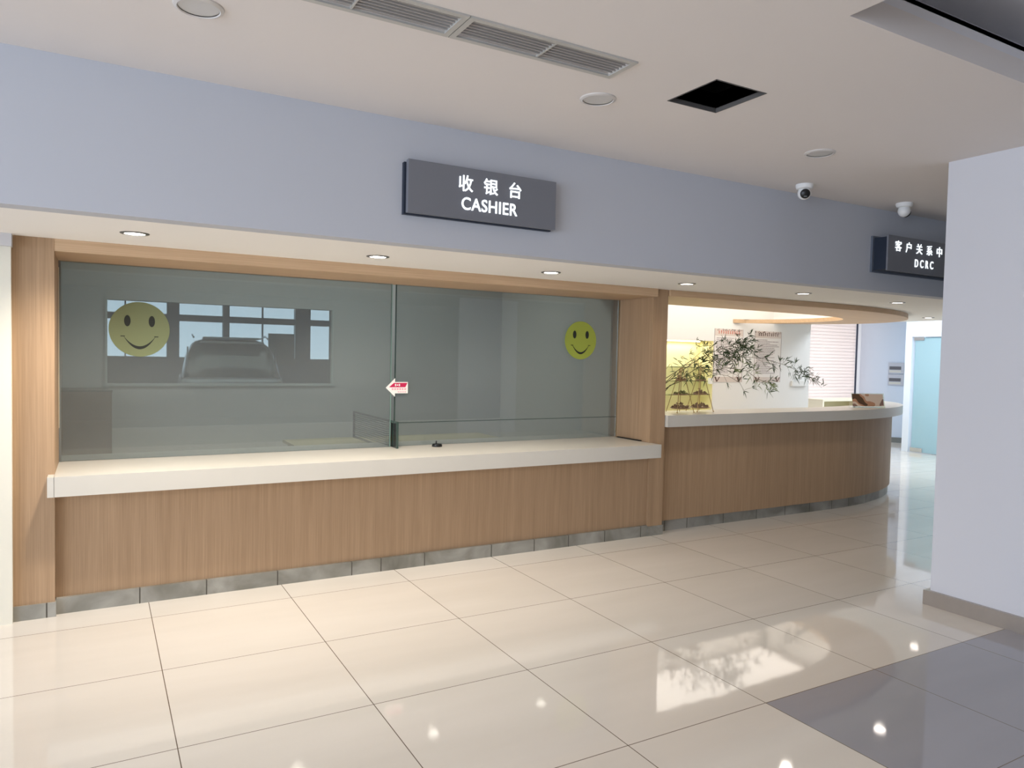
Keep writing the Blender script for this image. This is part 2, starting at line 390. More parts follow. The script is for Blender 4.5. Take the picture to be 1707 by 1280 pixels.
# partition between office and reception, office left wall
struct(MB().box(4.0, 4.13, 1.75, Yb+0.5, 0, ZC).build('wall_partition', M_ROOML))
struct(MB().box(-1.15, -1.03, 1.2, Yb, 0, ZC).build('wall_office_left', M_ROOM))
struct(MB().box(-8, -0.76, 1.09, 1.2, 0, ZS).build('wall_left_front', M_DARKW))

# hall behind the camera
b = MB(); b.box(-8.1, -8, -11, -9.7, 0, ZC); b.box(-8.1, -8, -9.7, -0.7, 0, 0.2); b.box(-8.1, -8, -0.7, 1.2, 0, ZC); b.box(-8.1, -8, -9.7, -0.7, 2.75, ZC)
struct(b.build('wall_left', M_WALLB))
struct(MB().box(-8, 15.7, -11.1, -11, 0, ZC).build('wall_rear', M_DARKW))
struct(MB().box(5.3, 8.0, -3.72, -3.6, 0, ZC).build('wall_screen', M_WALLB))
f = MB()
for i in range(7):
    y = -9.7 + i*1.5; f.box(-8.06, -7.98, y-0.03, y+0.03, 0.2, 2.75)
f.box(-8.06, -7.98, -9.7, -0.7, 2.1, 2.16)
struct(f.build('window_1', M_GREYALU))

# square column at the right, with its steel base
struct(MB().box(4.475, 5.4, -2.9, -1.13, 0, ZC).build('wall_right', mat('column_paint', (212, 212, 216), 0.7, 0.3)))
struct(MB().box(4.445, 5.43, -2.93, -1.10, 0, 0.095).build('baseboard_right', M_STEEL))

# white door casing at the far left
b = MB(); b.box(-0.765, -0.692, 1.03, 1.10, 0, 2.12); 
struct(b.build('trim_4', mat('cream_casing', (232, 228, 212), 0.5)))
struct(MB().box(-3.0, -0.686, 1.0, 1.09, 2.115, ZS).build('trim_5', mat('casing_header', (206, 204, 204), 0.6)))

# far lobby: door wall, column behind it, blind
b = MB(); dy0, dy1, dz = 2.55, 3.98, 2.065
b.box(12.4, 12.52, dy1, 4.1, 0, ZC); b.box(12.4, 12.52, -6, dy0, 0, ZC); b.box(12.4, 12.52, dy0, dy1, dz, ZC)
struct(b.build('wall_lobby', M_COOL))
struct(MB().box(15.6, 15.7, -11, 9, 0, ZC).build('wall_far_right', M_COOL))
struct(MB().lathe([(0.0, 0), (0.80, 0), (0.80, ZC), (0, ZC)], (14.38, 5.4, 0), 48).build('wall_round_column', mat('round_column_paint', (205, 218, 236), 0.6), smooth=True))
struct(MB().lathe([(0.0, 0), (0.83, 0), (0.83, 0.1), (0, 0.1)], (14.38, 5.4, 0), 48).build('baseboard_round', M_GREYALU, smooth=True))
struct(MB().box(9.62, 9.74, Yb+0.5, 8, 0, ZC).build('wall_bay_end', M_WHITE))
struct(MB().box(9.6, 15.7, 8.0, 8.1, 0, ZC).build('wall_lobby_back', M_WHITE))

# bright workshop hall seen through the office's inner window
YW = 17.0
b = MB()
b.box(-5, 11, YW, YW+0.15, 0, 1.36); b.box(-5, 11, YW, YW+0.15, 2.86, 3.6)
b.box(-5, 11, YW, YW+0.12, 2.30, 2.47)
for x0, x1 in ((-5,-3.5),(-1.55,-1.10),(1.28,1.57),(2.64,2.80),(4.54,4.96),(7.7,7.95)): b.box(x0, x1, YW-0.05, YW+0.15, 1.36, 2.86)
for x0 in (3.65, 0.31, -0.43, 6.2): b.box(x0, x0+0.035, YW, YW+0.1, 1.36, 2.86)
struct(b.build('wall_workshop', mat('workshop_frame', (150, 156, 156), 0.7)))
struct(MB().box(-5.1, -5, 4.05, YW+.1, 0, 3.6).build('wall_workshop_left', M_DARKW))
struct(MB().box(9.4, 9.5, 4.45, 8.0, 0, 3.2).build('wall_workshop_right', M_DARKW))
struct(MB().box(11, 11.1, 8.1, YW+.1, 0, 3.6).build('wall_workshop_end', M_DARKW))
struct(MB().box(-5, 11, 8.0, YW+.15, 3.1, 3.2).build('ceiling_workshop', M_DARKW))
struct(MB().box(3.80, 4.50, YW-0.12, YW-0.06, 1.2, 2.05).build('trim_6', mat('workshop_panel', (150, 152, 140), 0.7)))
f = MB(); d = 0.03
f.box(ww[0]-d, ww[1]+d, Yb-0.02, Yb+0.03, ww[2]-0.02, ww[2]+0.005); f.box(ww[1]-0.004, ww[1]+0.014, Yb-0.02, Yb+0.03, ww[2], ww[3])
f.box(ww[0]-0.014, ww[0]+0.004, Yb-0.02, Yb+0.03, ww[2], ww[3])
w2 = struct(f.build('window_2', mat('pale_window_frame', (176, 186, 184), 0.5)))
MB().box(ww[0], ww[1], Yb+0.05, Yb+0.056, ww[2], ww[3]).build('window_pane', M_GLASSC, w2)

# ------------------------------------------------------------------ wooden portal around the cashier window
YF = 1.07
pt = empty('wooden_portal', (1.72, YF, 0), 'pale oak veneer frame surrounding the cashier window, two posts and a lintel', 'portal frame')
MB().box(-0.692, -0.49, YF, 1.62, 0.085, ZS).build('left_post', M_WOODV, pt)
b = MB(); b.prism([(3.965, YF+0.03), (4.13, YF+0.03), (4.13, 1.75), (4.02, 1.75)], 0.085, ZS); b.build('right_post', M_WOODV, pt)
MB().box(-0.49, 3.99, YF+0.002, 1.66, 2.115, ZS).build('lintel', M_WOODH, pt)
MB().box(-0.695, -0.485, YF-0.012, 1.6, 0, 0.085).build('left_plinth', M_PLINTH, pt)
MB().prism([(3.96, YF+0.02), (4.135, YF+0.02), (4.135, 1.75), (3.96, 1.75)], 0, 0.085).build('right_plinth', M_PLINTH, pt)

# cashier counter
cc = empty('cashier_counter', (1.73, 1.3, 0), 'long low oak panelled counter with a pale stone top under the cashier window', 'counter')
MB().box(-0.49, 3.965, 1.12, 1.50, 0.095, 0.715).build('front_panel', M_WOODV, cc)
MB().box(-0.485, 3.96, 1.095, 1.50, 0, 0.095).build('plinth', M_PLINTH, cc)
b = MB(); b.box(-0.49, 3.965, 0.96, 1.92, 0.715, 0.83); b.box(-0.522, -0.488, 0.96, YF-0.001, 0.715, 0.83)
b.box(3.963, 3.978, 0.96, YF+0.028, 0.715, 0.83)
b.build('countertop', M_STONE, cc)

# ------------------------------------------------------------------ cashier glass
YG = 1.60
g1 = struct(MB().box(-0.49, 1.735, YG, YG+0.012, 0.832, 2.115).build('window_3', M_GLASS))
g2 = struct(MB().box(1.785, 3.985, YG+0.02, YG+0.032, 0.832, 2.115).build('window_4', M_GLASS))
MB().box(1.735, 1.741, YG-0.001, YG+0.013, 0.832, 2.115).build('glass_edge', M_GEDGE, g1)
MB().box(1.779, 1.785, YG+0.019, YG+0.033, 0.832, 2.115).build('glass_edge', M_GEDGED, g2)
MB().box(1.80, 3.985, YG+0.016, YG+0.019, 1.017, 1.021).build('joint_line', M_GEDGED, g2)
MB().box(-0.49, -0.478, YG-0.004, YG+0.016, 0.832, 2.115).build('edge_channel', M_GREYALU, g1)
MB().box(-0.497, -0.487, YG-0.03, YG-0.006, 1.05, 2.07).build('edge_seal', mat('pale_seal', (216, 206, 180), 0.5), g1)

def smiley(name, x, z, r, m_face, m_feat, label):
    root = empty(name, (x, YG-0.002, z), label, 'sticker')
    n = 48
    MB().prism_xz([(x+r*math.cos(2*PI*k/n), z+r*math.sin(2*PI*k/n)) for k in range(n)], YG-0.003, YG-0.001).build('face_disc', m_face, root)
    for s in (-1, 1):
        MB().prism_xz([(x+s*0.40*r+0.105*r*math.cos(2*PI*k/20), z+0.30*r+0.205*r*math.sin(2*PI*k/20)) for k in range(20)], YG-0.005, YG-0.0032).build('eye', m_feat, root)
    top, bot = [], []
    for k in range(21):
        a = -1+2*k/20; px = x+0.52*r*a
        top.append((px, z-0.26*r-0.36*r*(1-a*a))); bot.append((px, z-0.27*r-0.46*r*(1-a*a)))
    poly = top + list(reversed(bot))
    bm = MB()
    for k in range(20): bm.prism_xz([top[k], top[k+1], bot[k+1], bot[k]], YG-0.005, YG-0.0032)
    for s in (-1, 1): bm.box(x+s*0.55*r-0.07*r, x+s*0.55*r+0.07*r, YG-0.005, YG-0.0032, z-0.275*r, z-0.245*r)
    bm.build('mouth', m_feat, root)
    return root
M_FEAT = mat('sticker_dark', (38, 44, 38), 0.6)
smiley('smiley_sticker', -0.03, 1.695, 0.182, M_YELP, M_FEAT, 'larger pale yellow round smiling face sticker on the left cashier pane')
smiley('smiley_sticker', 3.545, 1.725, 0.172, M_YEL, M_FEAT, 'brighter yellow green round smiling face sticker near the right end of the glass')

# red and white arrow at the sliding joint
ax, az = 1.80, 1.30; ya = YG-0.004
ar = empty('arrow_sticker', (ax, ya, az), 'small red and white arrow sticker pointing left at the glass joint', 'sticker')
ol = [(ax-0.105, az), (ax-0.028, az+0.075), (ax-0.028, az+0.045), (ax+0.08, az+0.045), (ax+0.08, az-0.045), (ax-0.028, az-0.045), (ax-0.028, az-0.072)]
MB().prism_xz(ol, ya-0.002, ya).build('arrow_base', M_PAPER, ar)
MB().prism_xz([(ax-0.078, az+0.004), (ax-0.038, az+0.038), (ax+0.074, az+0.038), (ax+0.058, az+0.004)], ya-0.004, ya-0.0022).build('red_band', M_RED, ar)
b = MB()
for i in range(3): b.box(ax-0.030+i*0.016, ax-0.020+i*0.016, ya-0.006, ya-0.0042, az+0.012+(i%2)*0.004, az+0.030-(i%2)*0.004)
b.build('white_marks', M_PAPER, ar)
b = MB()
for i in range(6): b.box(ax-0.055+i*0.021, ax-0.042+i*0.021, ya-0.004, ya-0.0022, az-0.018, az-0.004)
for i in range(4): b.box(ax-0.005+i*0.019, ax+0.007+i*0.019, ya-0.004, ya-0.0022, az-0.036, az-0.030)
b.build('pink_marks', M_PINK, ar)

# low screen crossing the glass joint
sx = 1.752
sc = empty('desk_screen', (sx, 2.0, 0.83), 'low dark framed louvred screen standing across the glass joint', 'screen')
b = MB(); b.box(sx-0.008, sx+0.008, 1.47, 1.485, 0.832, 1.04); b.box(sx-0.008, sx+0.008, 2.57, 2.59, 0.80, 1.04)
b.box(sx-0.008, sx+0.008, 1.485, 2.57, 1.025, 1.04); b.box(sx-0.008, sx+0.008, 1.93, 2.57, 0.80, 0.815)
b.build('frame', M_GEDGED, sc)
b = MB()
for i in range(11): b.box(sx-0.006, sx+0.004, 1.72, 2.57, 0.832+i*0.0175, 0.839+i*0.0175)
b.build('louvre_slats', mat('louvre_grey', (112, 118, 114), 0.5), sc)
MB().box(sx-0.003, sx+0.003, 1.485, 1.72, 0.832, 1.025).build('glass_end', M_GLASSC, sc)

# desk inside
dk = empty('office_desk', (2.0, 2.6, 0), 'pale laminate desk behind the cashier glass beside the low screen', 'desk')
MB().prism([(1.20, 2.25), (3.2, 2.25), (3.2, 2.95), (1.20, 2.95)], 0.735, 0.76).build('desktop', M_DESK, dk)
MB().box(1.24, 1.27, 2.28, 2.92, 0, 0.735).build('side_panel', M_DESKD, dk)
MB().box(3.13, 3.16, 2.28, 2.92, 0, 0.735).build('side_panel', M_DESKD, dk)
MB().box(1.27, 3.13, 2.85, 2.87, 0.25, 0.735).build('modesty_panel', M_DESKD, dk)

cb = empty('office_cabinet', (-0.6, 3.68, 0), 'plain brown cabinet in the left corner behind the cashier glass', 'cabinet')
MB().box(-1.015, -0.165, 3.45, 3.912, 0, 1.18).build('body', M_CAB, cb, bevel=0.004)
MB().box(-1.015, -0.160, 3.44, 3.912, 1.18, 1.196).build('top', M_DESKD, cb)
MB().box(-1.01, -0.61, 3.437, 3.45, 0.05, 1.17).build('door', M_CAB, cb)
MB().box(-0.60, -0.175, 3.437, 3.45, 0.05, 1.17).build('door', M_CAB, cb)

# small things on the counter
st = empty('pen_base', (2.10, 1.50, 0.83), 'tiny black pen base with a short peg on the stone counter', 'pen holder')
MB().lathe([(0, 0), (0.040, 0), (0.042, 0.006), (0.036, 0.022), (0.0, 0.026)], (2.10, 1.50, 0.83), 20).build('base', M_BLACK, st, smooth=True)
MB().lathe([(0, 0.02), (0.007, 0.02), (0.006, 0.045), (0, 0.048)], (2.093, 1.50, 0.83), 12).build('peg', M_BLACK, st, smooth=True)
tag(MB().box(3.955, 3.972, 1.22, 1.56, 0.831, 0.840).build('floor_track', M_BLACK, bevel=0.001), 'thin black strip lying along the foot of the right wooden post', 'strip')

# ------------------------------------------------------------------ reception counter and canopy
def curve(cx, cy, a, b_, x0, yend, n=40, p=2.0):
    """front line from x0, then a rounded end turning back to y = yend"""
    pts = [(x0, cy-b_)]
    for x in (4.6, 5.2, 5.8): pts.append((x, cy-b_))
    t1 = PI/2 if yend is None else math.asin(min(1, (yend-cy)/b_)) if yend-cy < b_ else PI/2
    for k in range(n+1):
        t = -PI/2 + (t1+PI/2)*k/n
        c, s = math.cos(t), math.sin(t)
        pts.append((cx + a*math.copysign(abs(c)**(2/p), c), cy + b_*math.copysign(abs(s)**(2/p), s)))
    return pts
CX, CY = 6.5, 2.62
base_o = curve(CX, CY, 2.42, 1.45, 4.14, 2.25); base_i = curve(CX, CY, 2.37, 1.40, 4.14, 2.25)
top_o = curve(CX, CY, 2.56, 1.55, 4.14, 2.25); top_i = curve(CX, CY, 2.26, 1.08, 4.14, 2.25)
pl_o = curve(CX, CY, 2.40, 1.43, 4.14, 2.25); pl_i = curve(CX, CY, 2.35, 1.38, 4.14, 2.25)
rc = empty('reception_counter', (6.5, 1.3, 0), 'curved oak panelled reception counter with pale stone top right of the wooden post', 'counter')
MB().band(base_o, base_i, 0.10, 0.965).build('front_panel', M_WOODV, rc, smooth=True)
MB().band(top_o, top_i, 0.965, 1.07).build('countertop', M_STONE, rc, smooth=True)
MB().band(pl_o, pl_i, 0.0, 0.10).build('plinth', M_PLINTH, rc, smooth=True)

cn = empty('wooden_canopy', (6.5, 2.0, 2.13), 'curved oak canopy ring hanging under the soffit above the reception counter', 'canopy')
can_o = curve(CX, CY, 2.62, 1.54, 4.14, Yb-0.005)
can_i = [(4.14, 1.87), (4.6, 1.87), (5.2, 1.87), (5.8, 1.87)]
ctl = [(6.5, 1.88), (7.1, 1.90), (7.6, 1.99), (7.95, 2.14), (8.2, 2.36), (8.36, 2.70), (8.40, 3.10), (8.30, 3.50), (8.02, 3.92)]
m_ = len(can_o)-4
for k in range(m_):
    t = k/(m_-1)*(len(ctl)-1); i = min(int(t), len(ctl)-2); f_ = t-i
    p0 = Vector(ctl[max(i-1, 0)]); p1 = Vector(ctl[i]); p2 = Vector(ctl[i+1]); p3 = Vector(ctl[min(i+2, len(ctl)-1)])
    q = 0.5*((2*p1) + (p2-p0)*f_ + (2*p0-5*p1+4*p2-p3)*f_*f_ + (3*p1-p0-3*p2+p3)*f_**3)
    can_i.append((q.x, q.y))
MB().band(can_o, can_i, 2.13, ZS-0.001).build('ring', M_WOODH, cn, smooth=True)

tag(MB().box(4.2, 8.1, 1.56, 2.20, 0.70, 0.74).build('bounce_worktop', M_WHITE, bevel=0.003), 'unseen white worktop added behind the reception counter to bounce light upward', 'worktop')  # added out of sight as a reflector for the canopy underside
wk = [o for o in bpy.data.objects if o.name == 'bounce_worktop'][0]
for x in (4.25, 6.1, 8.0): MB().box(x, x+0.04, 1.60, 2.16, 0, 0.70).build('support_panel', M_WHITE, wk)

# ------------------------------------------------------------------ lamps
nl = empty('niche_light', (6.6, 4.1, 1.84), 'slim lamp under the top of the yellow wall niche', 'shelf light')
MB().box(5.7, 7.4, 4.08, 4.12, 1.83, 1.849).build('strip', mat('strip_lit', (255, 255, 255), 0.5, emit=(255, 244, 200), es=1.5), nl)
l = bpy.data.lights.new('lamp', 'AREA'); l.shape = 'RECTANGLE'; l.size = 1.7; l.size_y = 0.03; l.energy = 3; l.color = (1.0, 0.95, 0.74)
o = bpy.data.objects.new('lamp', l); COL.objects.link(o); o.parent = nl; o.location = (0, 0, -0.02)
def downlight(x, y, z, lit, energy, label, spot=True, radius=0.055):
    root = empty('recessed_downlight', (x, y, z), label, 'ceiling light', 'recessed lamps along the soffit')
    r = radius
    MB().lathe([(r, 0.0), (r+0.018, 0.0), (r+0.016, -0.004), (r-0.002, -0.006), (r-0.004, -0.001), (r, 0.0)], (x, y, z), 36).build('trim_ring', M_RINGM, root, smooth=True)
    MB().lathe([(0, -0.003), (r-0.004, -0.003), (r-0.004, -0.0005), (0, -0.0005)], (x, y, z), 36).build('lens', M_LAMP if lit else M_LAMPW, root)
    if energy:
        l = bpy.data.lights.new('lamp', 'SPOT'); l.energy = energy; l.spot_size = math.radians(150); l.spot_blend = 0.9; l.shadow_soft_size = 0.05
        l.color = (1.0, 0.91, 0.80)
        o = bpy.data.objects.new('lamp', l); COL.objects.link(o); o.parent = root; o.location = (0, 0, -0.02)
    return root
SP = [(-0.10, 0.56, True, 72, 'bright recessed lamp nearest the left wooden post'),
      (1.28, 0.62, True, 54, 'bright recessed lamp in the soffit just left below the cashier sign'),
      (2.60, 0.64, True, 28, 'recessed lamp in the soffit below the right edge of the cashier sign'),
      (3.88, 0.60, False, 6, 'recessed lamp in the soffit above the right wooden post'),
      (5.22, 0.55, False, 6, 'recessed lamp in the soffit above the middle of the reception counter'),
      (6.68, 0.60, False, 6, 'recessed lamp in the soffit beyond the curved end of the canopy'),
      (9.15, 1.76, False, 6, 'farthest recessed lamp, near the glass door')]
for x, y, lit, e, lb in SP: downlight(x, y, ZS, lit, e, lb)

def ceiling_disc(x, y, label):
    root = empty('round_ceiling_light', (x, y, ZC), label, 'ceiling light', 'unlit round lamps in the hall ceiling')
    MB().lathe([(0.074, 0), (0.092, 0), (0.090, -0.005), (0.078, -0.010), (0.074, -0.006)], (x, y, ZC), 40).build('trim_ring', M_RING, root, smooth=True)
    MB().lathe([(0, -0.003), (0.074, -0.003), (0.074, 0.0), (0, 0)], (x, y, ZC), 40).build('lens', M_LENS, root)
ceiling_disc(0.062, -0.82, 'unlit round ceiling lamp at the upper left of the photo')
ceiling_disc(1.915, -0.84, 'unlit round ceiling lamp between the air vent and the square opening')
ceiling_disc(3.627, -0.82, 'unlit round ceiling lamp above the dome camera with the visible lens')

# air vent: two units end to end
def vent(x0, x1, label):
    y0, y1 = -1.31, -1.10
    root = empty('air_vent', ((x0+x1)/2, (y0+y1)/2, ZC), label, 'air vent', 'slotted air vents in the hall ceiling')
    b = MB(); t = 0.024
    b.box(x0, x1, y0, y0+t, ZC-0.008, ZC+0.02); b.box(x0, x1, y1-t, y1, ZC-0.008, ZC+0.02)
    b.box(x0, x0+t, y0+t, y1-t, ZC-0.008, ZC+0.02); b.box(x1-t, x1, y0+t, y1-t, ZC-0.008, ZC+0.02)
    b.build('frame', M_VENT, root)
    b = MB(); n = 6
    for i in range(n):
        y = y0+t+0.012+i*(y1-y0-2*t-0.02)/n
        b.box(x0+t, x1-t, y, y+0.0045, ZC-0.004, ZC+0.016)
    b.build('slats', M_SLAT, root)
    xm = (x0+x1)/2; MB().box(xm-0.004, xm+0.004, y0+t, y1-t, ZC-0.005, ZC+0.018).build('divider', M_VENT, root)
    MB().box(x0+t, x1-t, y0+t, y1-t, ZC+0.09, ZC+0.099).build('duct', M_DARK, root)
vent(0.972, 1.79, 'right slotted air vent unit, nearer the round lamp')
vent(0.150, 0.968, 'left slotted air vent unit, cut by the top of the photo')

# open square hatch
hx0, hx1, hy0, hy1 = HATCH
ho = empty('ceiling_hatch', ((hx0+hx1)/2, (hy0+hy1)/2, ZC), 'open square black hole cut in the hall ceiling', 'opening')
b = MB(); e = 0.02
b.box(hx0-e, hx0, hy0-e, hy1+e, ZC+0.02, ZC+0.5); b.box(hx1, hx1+e, hy0-e, hy1+e, ZC+0.02, ZC+0.5)
b.box(hx0, hx1, hy0-e, hy0, ZC+0.02, ZC+0.5); b.box(hx0, hx1, hy1, hy1+e, ZC+0.02, ZC+0.5); b.box(hx0-e, hx1+e, hy0-e, hy1+e, ZC+0.5, ZC+0.52)
b.build('shaft', M_DARK, ho)
b = MB(); e = 0.006
b.box(hx0, hx0+e, hy0, hy1, ZC-0.002, ZC+0.02); b.box(hx1-e, hx1, hy0, hy1, ZC-0.002, ZC+0.02)
b.box(hx0, hx1, hy0, hy0+e, ZC-0.002, ZC+0.02); b.box(hx0, hx1, hy1-e, hy1, ZC-0.002, ZC+0.02)
b.build('cut_edge', mat('cut_board', (92, 90, 88), 0.8), ho)

# dome cameras
def dome(x, y, aim, label):
    root = empty('dome_camera', (x, y, ZC), label, 'security camera', 'security cameras on the ceiling')
    MB().lathe([(0, 0), (0.062, 0), (0.064, -0.012), (0.056, -0.030), (0.040, -0.036), (0, -0.036)], (x, y, ZC), 32).build('mount', M_WHITE, root, smooth=True)
    c = Vector((x, y, ZC-0.062))
    MB().ball(c, 0.047, seg=28, rings=18).build('housing', M_WHITE, root, smooth=True)
    a = Vector(aim).normalized()
    q = a.to_track_quat('Z', 'Y').to_matrix().to_4x4(); q.translation = c
    MB().lathe([(0, 0.052), (0.024, 0.049), (0.034, 0.041), (0.035, 0.028), (0, 0.028)], (0, 0, 0), 28).build('lens_window', M_BLACK, root, smooth=True, mw=q)
    MB().box(-0.011, 0.011, -0.021, -0.014, 0.044, 0.0515).build('infrared_lamp', M_GREYALU, root, mw=q)
dome(4.236, -0.22, (-0.62, -0.75, -0.30), 'white dome camera on the ceiling showing its round black lens')
dome(5.40, -0.25, (0.85, -0.10, -0.5), 'white dome camera turned away, above the right hand sign')

# ------------------------------------------------------------------ signs
sg = empty('cashier_sign', (1.69, -0.03, 2.35), 'grey lit sign reading CASHIER with Chinese characters', 'sign')
MB().box(1.212, 2.178, -0.062, -0.03, 2.35, 2.642).build('panel', M_SIGN, sg, bevel=0.002)
MB().box(1.200, 2.165, -0.03, 0.0, 2.344, 2.630).build('case', M_SIGNB, sg)
for i, ch in enumerate('收银台'): text_mesh('character', ch, 0.098, M_LETTER, sg, (1.562+0.163*i, -0.064, 2.545), bold=0.0008)
text_mesh('lettering', 'CASHIER', 0.100, M_LETTER, sg, (1.719, -0.064, 2.434), bold=0.0009, spacing=1.06, sx=0.90)

s2 = empty('customer_relations_sign', (5.9, -0.14, 2.33), 'dark lit sign reading DCRC partly hidden behind the white column', 'sign')
MB().box(5.362, 6.62, -0.150, -0.135, 2.340, 2.630).build('panel', M_SIGN, s2, bevel=0.002)
MB().box(5.372, 6.61, -0.135, -0.02, 2.352, 2.618).build('case', M_SIGNB, s2)
MB().box(5.35, 6.62, -0.02, 0.0, 2.335, 2.635).build('wall_plate', M_SIGNS, s2)
for i, ch in enumerate('客户关系中心'): text_mesh('character', ch, 0.092, M_LETTER, s2, (5.495+0.146*i, -0.153, 2.541), bold=0.0004)
text_mesh('lettering', 'DCRC', 0.094, M_LETTER, s2, (5.862, -0.153, 2.422), bold=0.0003, spacing=1.75, sx=0.74)

# ------------------------------------------------------------------ reception bay: shelves, posters, small plates
for k, z in enumerate((1.466, 1.267, 1.070)):
    o = MB().box(nx0+0.014, nx1-0.014, Yb+0.03, Yb+0.268, z-0.004, z+0.004).build('glass_shelf', M_GLASSC)
    tag(o, ['highest', 'middle', 'lowest'][k]+' thin glass shelf in the yellow wall niche', 'shelf', 'glass shelves in the niche')

def poster(x0, x1, z0, z1, label, seed, mh):
    rnd = random.Random(seed); y = Yb
    root = empty('poster', ((x0+x1)/2, y-0.002, z0), label, 'poster', 'posters on the reception wall')
    MB().box(x0, x1, y-0.003, y-0.0005, z0, z1).build('sheet', mat('poster_paper', (234, 231, 228), 0.7), root)
    w, h = x1-x0, z1-z0
    b = MB(); b.box(x0, x1, y-0.005, y-0.0032, z1-0.13*h, z1); b.build('header_band', mat('poster_band', (214, 203, 196), 0.7), root)
    b = MB(); b.box(x0, x1, y-0.005, y-0.0032, z0, z0+0.10*h); b.build('footer_band', mat('poster_band', (214, 203, 196), 0.7), root)
    b = MB()
    for i in range(10):
        cx = x0+0.13*w+i*0.078*w
        for q in range(3): b.box(cx, cx+0.05*w*rnd.uniform(.5, 1), y-0.007, y-0.0052, z1-(0.045+0.022*q)*h, z1-(0.033+0.022*q)*h)
        b.box(cx+0.02*w, cx+0.027*w, y-0.007, y-0.0052, z1-0.095*h, z1-0.035*h)
    b.build('header_characters', mh, root)
    b = MB()
    for i in range(26):
        a, c = rnd.uniform(0, w*0.96), rnd.uniform(0, 0.028*h)
        b.box(x0+a, x0+a+0.02*w, y-0.007, y-0.0052, z1-c-0.012*h, z1-c)
    for s in (0.03, 0.80):
        b.prism_xz([(x0+s*w, z0+0.10*h), (x0+(s+0.05)*w, z0+0.10*h), (x0+(s+0.10)*w, z0+0.01*h), (x0+(s+0.07)*w, z0+0.01*h)], y-0.007, y-0.0052)
        b.prism_xz([(x0+(s+0.16)*w, z0+0.10*h), (x0+(s+0.19)*w, z0+0.10*h), (x0+(s+0.10)*w, z0+0.01*h), (x0+(s+0.07)*w, z0+0.01*h)], y-0.007, y-0.0052)
    b.build('garland', mat('poster_brown', (88, 58, 46), 0.7), root)
    b = MB()
    for i in range(22):
        z = z1-(0.17+0.031*i)*h; cx = x0+0.07*w; end = x0+w*rnd.uniform(0.45, 0.92)
        while cx < end:
            l = rnd.uniform(0.02, 0.10)*w; b.box(cx, min(cx+l, end), y-0.005, y-0.0032, z-0.007*h, z+0.003*h); cx += l+0.012*w
    b.build('text_lines', mat('poster_ink', (150, 136, 142), 0.7), root)
    MB().box(x0, x0+0.008*w, y-0.0052, y-0.0032, z0, z1).build('side_rule', mat('poster_ink', (150, 136, 142), 0.7), root)
    MB().box(x1-0.008*w, x1, y-0.0052, y-0.0032, z0, z1).build('side_rule', mat('poster_ink', (150, 136, 142), 0.7), root)
poster(7.53, 8.11, 1.252, 2.035, 'wall poster with red heading, immediately right of the yellow niche', 3, mat('poster_red', (214, 124, 104), 0.7))
poster(8.36, 8.94, 1.252, 2.028, 'wall poster with brown heading behind the bamboo, nearer the bright blind', 5, mat('poster_brown', (120, 84, 66), 0.7))
tag(MB().box(9.20, 9.54, Yb-0.03, Yb, 1.19, 1.275).build('paper_tray', M_WHITE, bevel=0.004), 'small white holder on the wall under the tip of the bamboo', 'holder')
tag(MB().box(7.455, 7.507, Yb-0.012, Yb+0.03, 1.225, 1.312).build('light_switch', M_WHITE, bevel=0.002), 'small white switch at the right edge of the yellow niche', 'switch')

# cubby cabinet behind the bay
cu = empty('low_cabinet', (11.4, 4.9, 0), 'low cream open fronted cabinet beyond the end of the reception wall', 'cabinet')
b = MB(); b.box(10.92, 12.2, 4.65, 5.05, 0.88, 0.915); b.box(10.92, 10.955, 4.65, 5.05, 0, 0.88); b.box(12.165, 12.2, 4.65, 5.05, 0, 0.88); b.box(10.955, 12.165, 4.65, 5.05, 0.0, 0.45)
b.build('body', mat('cream_laminate', (240, 230, 206), 0.5), cu)
MB().box(10.955, 12.165, 5.02, 5.05, 0.45, 0.88).build('back_panel', mat('cubby_back', (206, 198, 160), 0.6), cu)

bl = empty('window_blind', (11.4, 6.2, 0), 'bright white slatted blind filling the window beyond the reception bay', 'blind')
b = MB(); z = 0.25
while z < 2.5:
    b.box(9.76, 13.96, 6.2, 6.206, z, z+0.062); b.box(9.76, 13.96, 6.203, 6.209, z+0.062, z+0.068); z += 0.068
mbl = bpy.data.materials.new('blind_fabric'); mbl.use_nodes = True; nt = mbl.node_tree; nt.nodes.remove(nt.nodes['Principled BSDF'])
df = nt.nodes.new('ShaderNodeBsdfDiffuse'); df.inputs[0].default_value = (0.9, 0.87, 0.86, 1); tl = nt.nodes.new('ShaderNodeBsdfTranslucent'); tl.inputs[0].default_value = (0.9, 0.86, 0.85, 1)
ms = nt.nodes.new('ShaderNodeMixShader'); ms.inputs[0].default_value = 0.55; nt.links.new(df.outputs[0], ms.inputs[1]); nt.links.new(tl.outputs[0], ms.inputs[2]); nt.links.new(ms.outputs[0], nt.nodes['Material Output'].inputs[0])
b.build('slats', mbl, bl)
MB().box(9.76, 13.96, 6.18, 6.23, 2.5, 2.56).build('head_rail', M_WHITE, bl)
struct(MB().box(14.05, 14.14, 6.28, 6.40, 0, ZC).build('trim_7', mat('dark_frame', (40, 46, 66), 0.5)))
struct(MB().box(13.97, 14.05, 6.26, 6.38, 0, ZC).build('trim_8', mat('pale_frame', (190, 200, 212), 0.5)))

